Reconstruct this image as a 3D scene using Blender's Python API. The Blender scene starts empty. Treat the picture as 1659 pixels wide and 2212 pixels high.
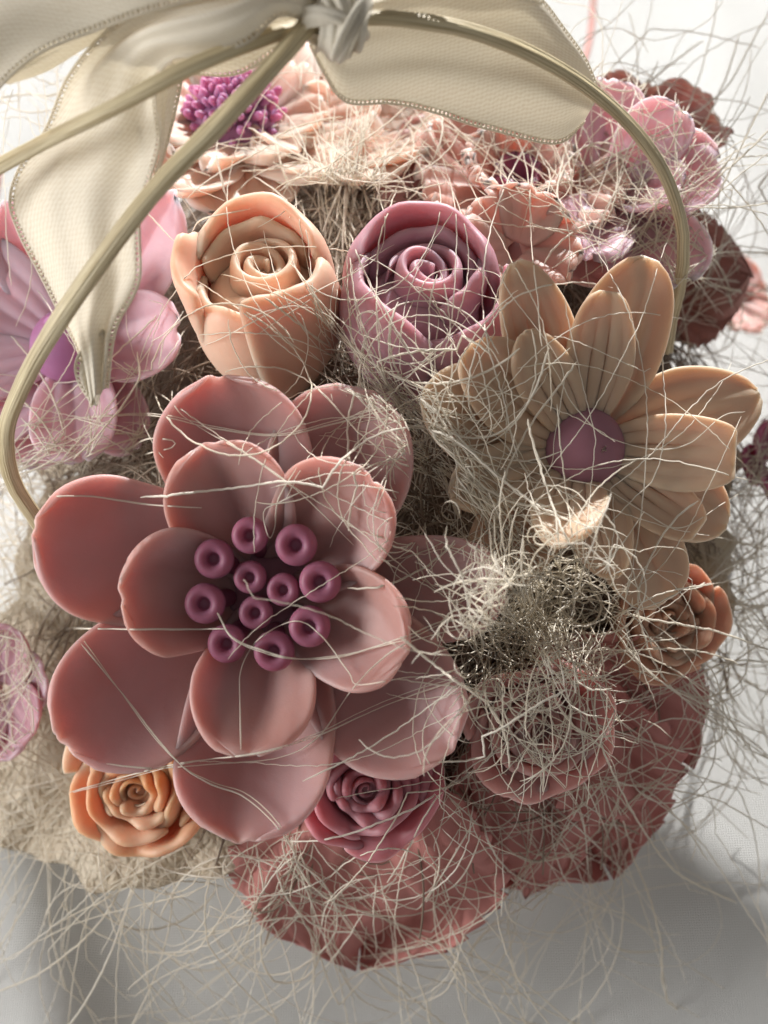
import bpy, math, random
import numpy as np
from mathutils import Vector, Matrix
from mathutils.bvhtree import BVHTree

random.seed(7)
rng = np.random.default_rng(11)
S = bpy.context.scene
COL = S.collection

# ------------------------------------------------------------------ camera
PITCH = math.radians(58)
O = np.array([0, 0, .13])                       # point the camera is aimed at
Rv = np.array([1., 0, 0])
Uv = np.array([0, math.sin(PITCH), math.cos(PITCH)])
Fv = np.array([0, -math.cos(PITCH), math.sin(PITCH)])
DIST = .30
CAM = O + Fv * DIST
cd = bpy.data.cameras.new('camera')
cam = bpy.data.objects.new('camera', cd)
COL.objects.link(cam)
cam.matrix_world = Matrix(((Rv[0], Uv[0], Fv[0], CAM[0]), (Rv[1], Uv[1], Fv[1], CAM[1]),
                           (Rv[2], Uv[2], Fv[2], CAM[2]), (0, 0, 0, 1)))
cd.sensor_fit = 'VERTICAL'
cd.sensor_height = 36
cd.angle = math.radians(45)
cd.sensor_width = 27
cd.lens = 18 / math.tan(math.radians(22.5))
cd.clip_start = .01
cd.clip_end = 50
cd.dof.use_dof = True
cd.dof.focus_distance = .287
cd.dof.aperture_fstop = 11
S.camera = cam

# ------------------------------------------------------------------ light
W = bpy.data.worlds.new('World')
S.world = W
W.use_nodes = True
bg = W.node_tree.nodes['Background']
bg.inputs[0].default_value = (1.0, .975, .95, 1)
bg.inputs[1].default_value = .195
S.view_settings.view_transform = 'Standard'
S.view_settings.look = 'None'
S.view_settings.exposure = .02
S.view_settings.gamma = 1


def lamp(name, pos, target, size, power, color, shape='DISK'):
    l = bpy.data.lights.new(name, 'AREA')
    l.shape = shape
    l.size = size
    l.energy = power
    l.color = color
    o = bpy.data.objects.new(name, l)
    COL.objects.link(o)
    o.location = pos
    d = Vector(target) - Vector(pos)
    o.rotation_euler = d.to_track_quat('-Z', 'Y').to_euler()
    return o


sd = Vector((.20, .84, .47)).normalized()
lamp('low_daylight_lamp', sd * 3.2, (0, .02, .05), .03, 185, (1, .985, .955))
lamp('window_lamp', (-1.4, -.2, .52), (0, .03, .1), .6, 21, (1, .98, .95), 'SQUARE')

# ------------------------------------------------------------------ helpers
K = math.tan(math.radians(22.5)) / 1106.0       # one photo unit (1659 x 2212) per metre of depth


def ray(px, py):
    return -Fv + Rv * ((px - 829.5) * K) + Uv * ((1106 - py) * K)


def P(px, py, t):
    return CAM + ray(px, py) * t


DC = np.array([0, .045])


def zdome(x, y):
    r2 = ((x - DC[0]) / .1) ** 2 + ((y - .062) / .118) ** 2
    return .100 + .062 * (1 - r2)


def PD(px, py, lift=0):
    d = ray(px, py)
    a, b = .1, .5
    for _ in range(40):
        m = (a + b) / 2
        q = CAM + d * m
        if q[2] - lift > max(zdome(q[0], q[1]), 0.06):
            a = m
        else:
            b = m
    return CAM + d * a


def ndome(p):
    n = np.array([(p[0] - DC[0]) * 12.4, (p[1] - .062) * 8.9, 1.0])
    return n / np.linalg.norm(n)


def unit(v):
    v = np.asarray(v, float)
    return v / (np.linalg.norm(v) + 1e-12)


def frame(pos, axis):
    z = unit(axis)
    x = unit(Rv - z * np.dot(Rv, z))
    y = np.cross(z, x)
    return Matrix(((x[0], y[0], z[0], pos[0]), (x[1], y[1], z[1], pos[1]), (x[2], y[2], z[2], pos[2]), (0, 0, 0, 1)))


def crom(pts, n):
    p = np.asarray(pts, float)
    if len(p) == 2:
        return p[0] + (p[1] - p[0]) * np.linspace(0, 1, n)[:, None]
    q = np.vstack([2 * p[0] - p[1], p, 2 * p[-1] - p[-2]])
    seg = np.linalg.norm(np.diff(p[:, :2], axis=0), axis=1) if p.shape[1] > 1 else np.ones(len(p) - 1)
    cum = np.concatenate([[0], np.cumsum(seg + 1e-9)])
    s = np.linspace(0, cum[-1], n)
    i = np.clip(np.searchsorted(cum, s, 'right') - 1, 0, len(p) - 2)
    u = ((s - cum[i]) / (cum[i + 1] - cum[i]))[:, None]
    a, b, c, d = q[i], q[i + 1], q[i + 2], q[i + 3]
    return .5 * (2 * b + (c - a) * u + (2 * a - 5 * b + 4 * c - d) * u ** 2 + (3 * b - a - 3 * c + d) * u ** 3)


def mesh_obj(name, V, Fc, mat, parent=None, M=None, uv=None, smooth=True):
    me = bpy.data.meshes.new(name)
    me.from_pydata([tuple(map(float, v)) for v in V], [], Fc)
    if smooth:
        me.polygons.foreach_set('use_smooth', [True] * len(me.polygons))
    if uv is not None:
        l = me.uv_layers.new(name='UVMap')
        idx = np.empty(len(me.loops), int)
        me.loops.foreach_get('vertex_index', idx)
        l.data.foreach_set('uv', np.asarray(uv, np.float32)[idx].ravel())
    me.update()
    if mat:
        me.materials.append(mat)
    o = bpy.data.objects.new(name, me)
    COL.objects.link(o)
    if parent is not None:
        o.parent = parent
    if M is not None:
        o.matrix_local = M
    return o


def tag(o, label=None, cat=None, group=None, kind=None):
    if label: o['label'] = label
    if cat: o['category'] = cat
    if group: o['group'] = group
    if kind: o['kind'] = kind
    return o


def empty(name, M, label, cat, group=None):
    o = bpy.data.objects.new(name, None)
    o.empty_display_size = .01
    COL.objects.link(o)
    o.matrix_world = M
    return tag(o, label, cat, group)


def slab(name, f, nu, nv, T, mat, parent=None, M=None, uv=None, pw=8):
    """closed sheet with rounded rim: f(u 0..1, v -1..1) -> points"""
    u = .5 - .5 * np.cos(np.linspace(0, math.pi, nu))
    u = .45 * u + .55 * np.linspace(0, 1, nu)
    u[-3:] = [u[-3], 1 - (1 - u[-3]) * .18, 1.0]
    v = np.sin(np.linspace(-1, 1, nv) * math.pi / 2) * .7 + .3 * np.linspace(-1, 1, nv)
    Ug, Vg = np.meshgrid(u, v, indexing='ij')
    A = f(Ug, Vg)
    du = np.gradient(A, axis=0)
    dv = np.gradient(A, axis=1)
    N = np.cross(du, dv)
    ln = np.linalg.norm(N, axis=2, keepdims=True)
    mn = N[1:-1].mean(axis=1, keepdims=True)
    mn = mn / (np.linalg.norm(mn, axis=2, keepdims=True) + 1e-12)
    N = N / (ln + 1e-12)
    N[-1] = mn[-1]
    N[0] = mn[0]
    e = np.maximum(np.abs(Vg), np.abs(2 * Ug - 1))
    t = T * np.sqrt(np.clip(1 - e ** pw, 0, 1))
    top = A + N * t[..., None] * .5
    bot = A - N * t[..., None] * .5
    ti = np.arange(nu * nv).reshape(nu, nv)
    bi = ti.copy()
    inner = np.zeros((nu, nv), bool)
    inner[1:-1, 1:-1] = True
    bi[inner] = nu * nv + np.arange(inner.sum())
    V = np.vstack([top.reshape(-1, 3), bot[inner]])
    F = []
    for i in range(nu - 1):
        for j in range(nv - 1):
            F.append((ti[i, j], ti[i + 1, j], ti[i + 1, j + 1], ti[i, j + 1]))
            F.append((bi[i, j], bi[i, j + 1], bi[i + 1, j + 1], bi[i + 1, j]))
    F = [tuple(int(a) for a in q) for q in F]
    uvv = None
    if uv:
        s = np.linalg.norm(A[:, nv // 2] - A[0, nv // 2], axis=1) if uv is True else None
        uu = np.stack([Ug * uv[0], (Vg * .5 + .5) * uv[1]], -1)
        uvv = np.vstack([uu.reshape(-1, 2), uu[inner]])
    return mesh_obj(name, V, F, mat, parent, M, uvv)


def lathe(name, prof, mat, parent=None, M=None, n=32, wob=0):
    V, F = [], []
    m = len(prof)
    for i, (r, z) in enumerate(prof):
        for k in range(n):
            a = 2 * math.pi * k / n
            rr = r * (1 + wob * math.sin(3 * a + i * .3))
            V.append((rr * math.cos(a), rr * math.sin(a), z))
    for i in range(m - 1):
        for k in range(n):
            F.append((i * n + k, i * n + (k + 1) % n, (i + 1) * n + (k + 1) % n, (i + 1) * n + k))
    F.append(tuple(range((m - 1) * n, m * n)))
    return mesh_obj(name, V, F, mat, parent, M)


def tubes(polys, radii, sides=4, flat=1.0):
    """many swept tubes -> one vertex/face list"""
    Vs, Fs, off = [], [], 0
    ang = np.arange(sides) * 2 * math.pi / sides
    for p, r in zip(polys, radii):
        p = np.asarray(p)
        n = len(p)
        T = np.gradient(p, axis=0)
        T /= np.linalg.norm(T, axis=1, keepdims=True) + 1e-12
        ref = Fv + .01
        A = np.cross(T, ref)
        A /= np.linalg.norm(A, axis=1, keepdims=True) + 1e-12
        B = np.cross(T, A)
        rr = np.full(n, r) if np.isscalar(r) else np.asarray(r)
        ring = p[:, None] + rr[:, None, None] * (np.cos(ang)[None, :, None] * A[:, None] + flat * np.sin(ang)[None, :, None] * B[:, None])
        Vs.append(ring.reshape(-1, 3))
        i = np.arange(n - 1)[:, None] * sides
        k = np.arange(sides)[None]
        k2 = (k + 1) % sides
        q = np.stack([i + k, i + k2, i + sides + k2, i + sides + k], -1).reshape(-1, 4) + off
        Fs.append(q)
        off += n * sides
    return np.vstack(Vs), np.vstack(Fs)


def big_mesh(name, V, F, mat, attr=None):
    me = bpy.data.meshes.new(name)
    V = np.asarray(V, np.float32)
    F = np.asarray(F, np.int32)
    me.vertices.add(len(V))
    me.vertices.foreach_set('co', V.ravel())
    me.loops.add(F.size)
    me.loops.foreach_set('vertex_index', F.ravel())
    me.polygons.add(len(F))
    me.polygons.foreach_set('loop_start', np.arange(len(F), dtype=np.int32) * 4)
    me.polygons.foreach_set('use_smooth', np.ones(len(F), bool))
    me.update(calc_edges=True)
    me.validate()
    me.materials.append(mat)
    o = bpy.data.objects.new(name, me)
    COL.objects.link(o)
    return o


# ------------------------------------------------------------------ materials
def base_mat(name):
    m = bpy.data.materials.new(name)
    m.use_nodes = True
    nt = m.node_tree
    return m, nt, nt.nodes['Principled BSDF']


def node(nt, typ, **kw):
    n = nt.nodes.new(typ)
    for k, v in kw.items():
        if hasattr(n, k):
            setattr(n, k, v)
        else:
            n.inputs[k].default_value = v
    return n


def soap(name, c1, c2, sss=.85, rad=(.0075, .0048, .0042), rough=.5):
    """cast soap: faint cloudy dye, milky scattering, small casting marks"""
    m, nt, b = base_mat(name)
    L = nt.links.new
    tc = node(nt, 'ShaderNodeTexCoord')
    n1 = node(nt, 'ShaderNodeTexNoise', Scale=45.0, Detail=3.0)
    L(tc.outputs['Object'], n1.inputs['Vector'])
    mx = node(nt, 'ShaderNodeMix', data_type='RGBA')
    mx.inputs[6].default_value = (*c1, 1)
    mx.inputs[7].default_value = (*c2, 1)
    mr = node(nt, 'ShaderNodeMapRange')
    mr.inputs[1].default_value = .35
    mr.inputs[2].default_value = .65
    L(n1.outputs[0], mr.inputs[0])
    L(mr.outputs[0], mx.inputs[0])
    L(mx.outputs[2], b.inputs['Base Color'])
    b.inputs['Subsurface Weight'].default_value = sss
    b.inputs['Subsurface Radius'].default_value = rad
    b.inputs['Subsurface Scale'].default_value = 1.0
    b.inputs['Roughness'].default_value = rough
    b.inputs['Specular IOR Level'].default_value = .42
    n2 = node(nt, 'ShaderNodeTexNoise', Scale=420.0, Detail=4.0)
    L(tc.outputs['Object'], n2.inputs['Vector'])
    n3 = node(nt, 'ShaderNodeTexNoise', Scale=2600.0, Detail=2.0)
    L(tc.outputs['Object'], n3.inputs['Vector'])
    ad = node(nt, 'ShaderNodeMath', operation='MULTIPLY_ADD')
    L(n3.outputs[0], ad.inputs[0])
    ad.inputs[1].default_value = .25
    L(n2.outputs[0], ad.inputs[2])
    bp = node(nt, 'ShaderNodeBump', Strength=.22, Distance=.0006)
    L(ad.outputs[0], bp.inputs['Height'])
    L(bp.outputs[0], b.inputs['Normal'])
    return m


M_BIG = soap('dusty_pink_soap', (0.52, 0.285, 0.255), (0.565, 0.35, 0.35))
M_PEACH = soap('peach_soap', (0.73, 0.46, 0.34), (0.77, 0.52, 0.4))
M_MAUVE = soap('mauve_soap', (0.5, 0.265, 0.325), (0.56, 0.32, 0.38))
M_BEIGE = soap('beige_soap', (0.58, 0.415, 0.295), (0.63, 0.465, 0.34), rad=(.0045, .0034, .0029))
M_PLUM = soap('plum_soap', (0.34, 0.155, 0.205), (0.4, 0.19, 0.24))
M_LILAC = soap('lilac_soap', (0.64, 0.385, 0.46), (0.69, 0.44, 0.515))
M_PURPLE = soap('purple_soap', (0.35, 0.13, 0.28), (0.46, 0.2, 0.38))
M_STAMEN = soap('stamen_soap', (0.3, 0.1, 0.165), (0.34, 0.12, 0.19))
M_ORANGE = soap('orange_soap', (0.7, 0.29, 0.12), (0.76, 0.43, 0.29))
M_WINE = soap('wine_soap', (0.42, 0.12, 0.15), (0.58, 0.26, 0.3))
M_SALMON = soap('salmon_soap', (0.64, 0.37, 0.32), (0.69, 0.43, 0.38))
M_ROSY = soap('dusty_rose_soap', (0.5, 0.25, 0.24), (0.58, 0.32, 0.3))
M_PALEPEACH = soap('pale_peach_soap', (0.78, 0.51, 0.41), (0.82, 0.57, 0.48))
M_BROWNROSE = soap('brown_rose_soap', (0.52, 0.27, 0.24), (0.58, 0.33, 0.3))
M_MAGENTA = soap('magenta_soap', (0.38, 0.09, 0.18), (0.44, 0.13, 0.23))


def fibre_mat(name, c1, c2):
    m, nt, b = base_mat(name)
    L = nt.links.new
    g = node(nt, 'ShaderNodeNewGeometry')
    mx = node(nt, 'ShaderNodeMix', data_type='RGBA')
    mx.inputs[6].default_value = (*c1, 1)
    mx.inputs[7].default_value = (*c2, 1)
    L(g.outputs['Random Per Island'], mx.inputs[0])
    L(mx.outputs[2], b.inputs['Base Color'])
    b.inputs['Roughness'].default_value = .55
    tr = node(nt, 'ShaderNodeBsdfTranslucent')
    L(mx.outputs[2], tr.inputs[0])
    ms = node(nt, 'ShaderNodeMixShader')
    ms.inputs[0].default_value = .3
    L(b.outputs[0], ms.inputs[1])
    L(tr.outputs[0], ms.inputs[2])
    L(ms.outputs[0], nt.nodes['Material Output'].inputs[0])
    return m


M_FIB = fibre_mat('sisal_fibre', (.90, .83, .70), (.97, .92, .83))
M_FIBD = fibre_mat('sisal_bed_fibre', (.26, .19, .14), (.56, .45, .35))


def cloth_mat(name, col, wave=900.0, strength=.25, trans=.15, rough=.75, noise=0.0, col2=None):
    m, nt, b = base_mat(name)
    L = nt.links.new
    tc = node(nt, 'ShaderNodeTexCoord')
    mp = node(nt, 'ShaderNodeMapping')
    L(tc.outputs['Object'], mp.inputs[0])
    w1 = node(nt, 'ShaderNodeTexWave', bands_direction='X', Scale=wave, Distortion=.6)
    w2 = node(nt, 'ShaderNodeTexWave', bands_direction='Y', Scale=wave, Distortion=.6)
    L(mp.outputs[0], w1.inputs[0])
    L(mp.outputs[0], w2.inputs[0])
    a = node(nt, 'ShaderNodeMath', operation='ADD')
    L(w1.outputs['Fac'], a.inputs[0])
    L(w2.outputs['Fac'], a.inputs[1])
    bp = node(nt, 'ShaderNodeBump', Strength=strength, Distance=.0002)
    L(a.outputs[0], bp.inputs['Height'])
    L(bp.outputs[0], b.inputs['Normal'])
    n = node(nt, 'ShaderNodeTexNoise', Scale=60.0, Detail=5.0)
    L(tc.outputs['Object'], n.inputs[0])
    mx = node(nt, 'ShaderNodeMix', data_type='RGBA')
    mx.inputs[6].default_value = (*col, 1)
    mx.inputs[7].default_value = (*(col2 or col), 1)
    L(n.outputs[0], mx.inputs[0])
    L(mx.outputs[2], b.inputs['Base Color'])
    b.inputs['Roughness'].default_value = rough
    b.inputs['Specular IOR Level'].default_value = .2
    tr = node(nt, 'ShaderNodeBsdfTranslucent')
    L(mx.outputs[2], tr.inputs[0])
    ms = node(nt, 'ShaderNodeMixShader')
    ms.inputs[0].default_value = trans
    L(b.outputs[0], ms.inputs[1])
    L(tr.outputs[0], ms.inputs[2])
    L(ms.outputs[0], nt.nodes['Material Output'].inputs[0])
    return m


M_CLOTH = cloth_mat('white_cotton', (.72, .725, .71), 420.0, .8, .05, .85, col2=(.74, .74, .73))
M_LEAF = cloth_mat('salmon_leaf_fabric', (.68, .29, .265), 700.0, .45, .25, .8, col2=(.74, .35, .32))
M_LEAFD = cloth_mat('dusty_leaf_fabric', (.58, .29, .25), 700.0, .45, .25, .8, col2=(.64, .35, .31))


def ribbon_mat():
    m, nt, b = base_mat('satin_ribbon')
    L = nt.links.new
    uv = node(nt, 'ShaderNodeUVMap')
    mp = node(nt, 'ShaderNodeMapping')
    mp.inputs['Rotation'].default_value = (0, 0, .35)
    L(uv.outputs[0], mp.inputs[0])
    w1 = node(nt, 'ShaderNodeTexWave', bands_direction='Y', Scale=520.0, Distortion=4.0, Detail=2.0)
    w1.inputs['Detail Scale'].default_value = 1.3
    L(mp.outputs[0], w1.inputs[0])
    w2 = node(nt, 'ShaderNodeTexWave', bands_direction='X', Scale=300.0, Distortion=2.0, Detail=2.0)
    L(uv.outputs[0], w2.inputs[0])
    nz = node(nt, 'ShaderNodeTexNoise', Scale=1600.0, Detail=2.0)
    L(uv.outputs[0], nz.inputs[0])
    a = node(nt, 'ShaderNodeMath', operation='MULTIPLY_ADD')
    L(w2.outputs['Fac'], a.inputs[0])
    a.inputs[1].default_value = .45
    L(w1.outputs['Fac'], a.inputs[2])
    a2 = node(nt, 'ShaderNodeMath', operation='ADD')
    L(a.outputs[0], a2.inputs[0])
    L(nz.outputs[0], a2.inputs[1])
    bp = node(nt, 'ShaderNodeBump', Strength=.16, Distance=.0001)
    L(a2.outputs[0], bp.inputs['Height'])
    L(bp.outputs[0], b.inputs['Normal'])
    mx = node(nt, 'ShaderNodeMix', data_type='RGBA')
    mx.inputs[6].default_value = (.82, .76, .64, 1)
    mx.inputs[7].default_value = (.95, .91, .81, 1)
    mr = node(nt, 'ShaderNodeMapRange')
    mr.inputs[1].default_value = .5
    mr.inputs[2].default_value = 1.8
    L(a2.outputs[0], mr.inputs[0])
    L(mr.outputs[0], mx.inputs[0])
    L(mx.outputs[2], b.inputs['Base Color'])
    b.inputs['Roughness'].default_value = .52
    b.inputs['Specular IOR Level'].default_value = .35
    b.inputs['Sheen Weight'].default_value = .15
    tr = node(nt, 'ShaderNodeBsdfTranslucent')
    L(mx.outputs[2], tr.inputs[0])
    ms = node(nt, 'ShaderNodeMixShader')
    ms.inputs[0].default_value = .38
    L(b.outputs[0], ms.inputs[1])
    L(tr.outputs[0], ms.inputs[2])
    L(ms.outputs[0], nt.nodes['Material Output'].inputs[0])
    return m


M_RIB = ribbon_mat()


def rattan_mat():
    m, nt, b = base_mat('pale_rattan')
    L = nt.links.new
    uv = node(nt, 'ShaderNodeUVMap')
    mp = node(nt, 'ShaderNodeMapping')
    mp.inputs['Scale'].default_value = (14, 9, 1)
    L(uv.outputs[0], mp.inputs[0])
    n = node(nt, 'ShaderNodeTexNoise', Scale=3.0, Detail=6.0)
    L(mp.outputs[0], n.inputs[0])
    n2 = node(nt, 'ShaderNodeTexNoise', Scale=30.0, Detail=5.0)
    L(uv.outputs[0], n2.inputs[0])
    cr = node(nt, 'ShaderNodeValToRGB')
    cr.color_ramp.elements[0].color = (.44, .33, .17, 1)
    cr.color_ramp.elements[1].color = (.80, .69, .45, 1)
    cr.color_ramp.elements[0].position = .34
    cr.color_ramp.elements[1].position = .62
    L(n.outputs[0], cr.inputs[0])
    L(cr.outputs[0], b.inputs['Base Color'])
    b.inputs['Roughness'].default_value = .4
    bp = node(nt, 'ShaderNodeBump', Strength=.8, Distance=.0007)
    L(n.outputs[0], bp.inputs['Height'])
    L(bp.outputs[0], b.inputs['Normal'])
    return m


M_RAT = rattan_mat()


def lace_mat():
    m, nt, b = base_mat('cream_sisal_sheet')
    L = nt.links.new
    tc = node(nt, 'ShaderNodeTexCoord')
    v = node(nt, 'ShaderNodeTexVoronoi', feature='DISTANCE_TO_EDGE', Scale=330.0)
    nz = node(nt, 'ShaderNodeTexNoise', Scale=240.0, Detail=6.0)
    ad = node(nt, 'ShaderNodeVectorMath', operation='MULTIPLY_ADD')
    L(tc.outputs['Object'], nz.inputs[0])
    L(nz.outputs['Color'], ad.inputs[0])
    ad.inputs[1].default_value = (.004, .004, .004)
    L(tc.outputs['Object'], ad.inputs[2])
    L(ad.outputs[0], v.inputs[0])
    n = node(nt, 'ShaderNodeTexNoise', Scale=130.0, Detail=7.0)
    L(tc.outputs['Object'], n.inputs[0])
    mx = node(nt, 'ShaderNodeMix', data_type='RGBA')
    mx.inputs[6].default_value = (.92, .85, .72, 1)
    mx.inputs[7].default_value = (.76, .64, .48, 1)
    L(n.outputs[0], mx.inputs[0])
    L(mx.outputs[2], b.inputs['Base Color'])
    b.inputs['Roughness'].default_value = .6
    a = node(nt, 'ShaderNodeMath', operation='ADD')
    L(v.outputs[0], a.inputs[0])
    L(n.outputs[0], a.inputs[1])
    bp = node(nt, 'ShaderNodeBump', Strength=1.0, Distance=.0025)
    L(a.outputs[0], bp.inputs['Height'])
    L(bp.outputs[0], b.inputs['Normal'])
    tr = node(nt, 'ShaderNodeBsdfTranslucent')
    L(mx.outputs[2], tr.inputs[0])
    ms = node(nt, 'ShaderNodeMixShader')
    ms.inputs[0].default_value = .35
    L(b.outputs[0], ms.inputs[1])
    L(tr.outputs[0], ms.inputs[2])
    L(ms.outputs[0], nt.nodes['Material Output'].inputs[0])
    return m


M_LACE = lace_mat()
mm, nt_, b_ = base_mat('dark_gap_fill')
b_.inputs['Base Color'].default_value = (.17, .12, .085, 1)  # filler dome: shade of the gaps between fibres put into a dark brown
b_.inputs['Roughness'].default_value = .9
M_GAP_FILL = mm
mm, nt_, b_ = base_mat('pink_cord')
b_.inputs['Base Color'].default_value = (.52, .26, .23, 1)
b_.inputs['Roughness'].default_value = .7
M_CORD = mm

# ------------------------------------------------------------------ the cloth underneath
n = 220
xs = np.linspace(-1.1, 1.1, n)
ys = np.linspace(-.75, 1.6, n)
X, Y = np.meshgrid(xs, ys, indexing='ij')


def folds(X, Y):
    h = np.zeros_like(X)
    r = np.random.default_rng(3)
    for k in range(16):
        ang = r.normal(0, .16)
        c, s = math.cos(ang), math.sin(ang)
        q = X * c + Y * s
        ph = r.uniform(-1.0, 1.0)
        wd = r.uniform(.006, .022)
        am = r.uniform(.002, .009)
        h += am * np.exp(-((q - ph) / wd) ** 2)
    for ph, wd, am, sl in ((.185, .006, .005, .06), (.235, .012, .008, .05), (.30, .008, .008, -.02), (.36, .02, .014, .03), (.155, .004, .002, .30), (-.13, .018, .004, -.35)):
        h += 1.9 * am * np.exp(-((X - sl * Y - ph) / wd) ** 2)
    h += .004 * np.sin(X * 14 + 2 * np.sin(Y * 5)) + .003 * np.sin(Y * 11 + X * 6)
    flat = np.exp(-((X / .12) ** 2 + ((Y - .02) / .13) ** 2) ** 2)
    return 1.5 * h * (1 - .85 * flat)


gx = np.concatenate([np.linspace(-1.1, -.3, 30)[:-1], np.linspace(-.3, .5, 260), np.linspace(.5, 1.2, 30)[1:]])
gy = np.concatenate([np.linspace(-.75, -.2, 20)[:-1], np.linspace(-.2, .7, 90), np.linspace(.7, 1.7, 20)[1:]])
X, Y = np.meshgrid(gx, gy, indexing='ij')
Z = folds(X, Y)
Z -= Z.min() * 0
V = np.stack([X, Y, Z], -1).reshape(-1, 3)
ny = len(gy)
ii = (np.arange(len(gx) - 1)[:, None] * ny + np.arange(ny - 1)[None]).ravel()
F = np.stack([ii, ii + ny, ii + ny + 1, ii + 1], -1)
o = big_mesh('ground_cloth', V, F, M_CLOTH)
tag(o, 'white cotton cloth with soft folds under the bouquet', None, None, 'structure')

# ------------------------------------------------------------------ unseen board, added to cast the diagonal shadow edge on the cloth
def ground(px, py):
    d = ray(px, py)
    return CAM + d * (-CAM[2] / d[2])


LP = np.array(sd * 3.2)
ga, gb = ground(1250, 1643), ground(2100, 2426)
along_ = unit(gb - ga)
side_ = np.array([along_[1], -along_[0], 0])
if side_[0] > 0:
    side_ = -side_
cor = [ga, gb, gb + side_ * .14, ga + side_ * .14]
c1 = [g + (LP - g) * .22 for g in cor]
c2 = [p + np.array([0, .02, .012]) for p in c1]
V = c1 + c2
F = [(0, 1, 2, 3), (7, 6, 5, 4), (0, 4, 5, 1), (1, 5, 6, 2), (2, 6, 7, 3), (3, 7, 4, 0)]
tag(mesh_obj('added_shade_board', V, F, M_CLOTH, smooth=False), 'unseen white board added to cast the diagonal shadow edge', None, None, 'structure')

# ------------------------------------------------------------------ basket
basket = empty('basket', Matrix.Translation((DC[0], DC[1], .004)), 'round basket with tall pale rattan handles carrying the soap flowers', 'basket')
BM = basket.matrix_world.inverted()
lathe('bowl', [(.045, .0), (.05, .004), (.062, .03), (.074, .06), (.08, .078), (.078, .082), (.072, .078), (.03, .07)], M_RAT, basket, None, 48)
Vf, Ff = [], []
for i in range(16):
    e = i / 15.0
    for k in range(64):
        a = 2 * math.pi * k / 64
        x, y = .097 * e * math.cos(a), .017 + .113 * e * math.sin(a)
        Vf.append((x, y, .100 + .062 * (1 - e * e * .93) - .031 - .02 * (e > .95)))
for i in range(15):
    for k in range(64):
        Ff.append((i * 64 + k, (i + 1) * 64 + k, (i + 1) * 64 + (k + 1) % 64, i * 64 + (k + 1) % 64))
mesh_obj('filling', Vf, Ff, M_GAP_FILL, basket)


def wrap_f(u, v):
    a = v * math.pi * .999
    low = np.exp(-((np.angle(np.exp(1j * (a + 2.38)))) / .50) ** 2)         # droop at the front left
    front = np.exp(-((np.angle(np.exp(1j * (a + 1.25)))) / .55) ** 2)
    right = np.exp(-((np.angle(np.exp(1j * (a + .25)))) / .5) ** 2)
    R1 = .099 + .047 * low - .012 * front + .006 * right + .0035 * np.sin(9 * a) + .002 * np.sin(23 * a + 1) + .0012 * np.sin(51 * a)
    z1 = .078 - .045 * low - .004 * front
    r = .07 + (R1 - .07) * u
    z = .078 + (z1 - .078) * u ** 1.3 + .003 * np.sin(11 * a) * u + .0025 * np.sin(17 * a + 9 * u) * u + .0015 * np.sin(37 * a + 4 * u) * u
    return np.stack([r * np.cos(a), r * np.sin(a), z], -1)


slab('rim_sheet', wrap_f, 24, 300, .0012, M_LACE, basket)


# handles
def handle(pts, rad, name='handle'):
    c = crom([P(*q) for q in pts], 90)
    nS = 18
    T = np.gradient(c, axis=0)
    T /= np.linalg.norm(T, axis=1, keepdims=True)
    V, F, UV = [], [], []
    L = np.concatenate([[0], np.cumsum(np.linalg.norm(np.diff(c, axis=0), axis=1))])
    for i in range(len(c)):
        a = unit(np.cross(T[i], Fv))
        b = np.cross(a, T[i])
        for k in range(nS):
            th = 2 * math.pi * k / nS
            r = rad * (1 + .03 * math.sin(i * .21 + 1) + .02 * math.sin(i * .73))
            g = 1 - .32 * math.exp(-((th - 2.15) / .22) ** 2) - .12 * math.exp(-((th - .9) / .2) ** 2)
            V.append(c[i] + a * math.cos(th) * r * g + b * math.sin(th) * r * .72 * g)
            UV.append((L[i], k / nS))
    for i in range(len(c) - 1):
        for k in range(nS):
            F.append((i * nS + k, i * nS + (k + 1) % nS, (i + 1) * nS + (k + 1) % nS, (i + 1) * nS + k))
    o = mesh_obj(name, V, F, M_RAT, basket, BM, UV)
    return o


handle([(150, 1250, .310), (90, 1140, .298), (28, 1040, .285), (12, 940, .274), (45, 840, .264), (110, 720, .254), (220, 560, .244), (340, 405, .238), (470, 270, .235), (590, 140, .234), (668, 48, .235), (700, 0, .235)], .0020)
handle([(-160, 520, .268), (-60, 400, .258), (80, 315, .247), (240, 235, .236), (400, 150, .232), (560, 85, .234), (680, 50, .238), (790, 38, .240), (900, 45, .242), (1020, 68, .248), (1150, 118, .257), (1270, 190, .268), (1370, 280, .279), (1440, 385, .291), (1475, 500, .303), (1472, 600, .313), (1450, 690, .322), (1440, 760, .33)], .00165)


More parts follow.
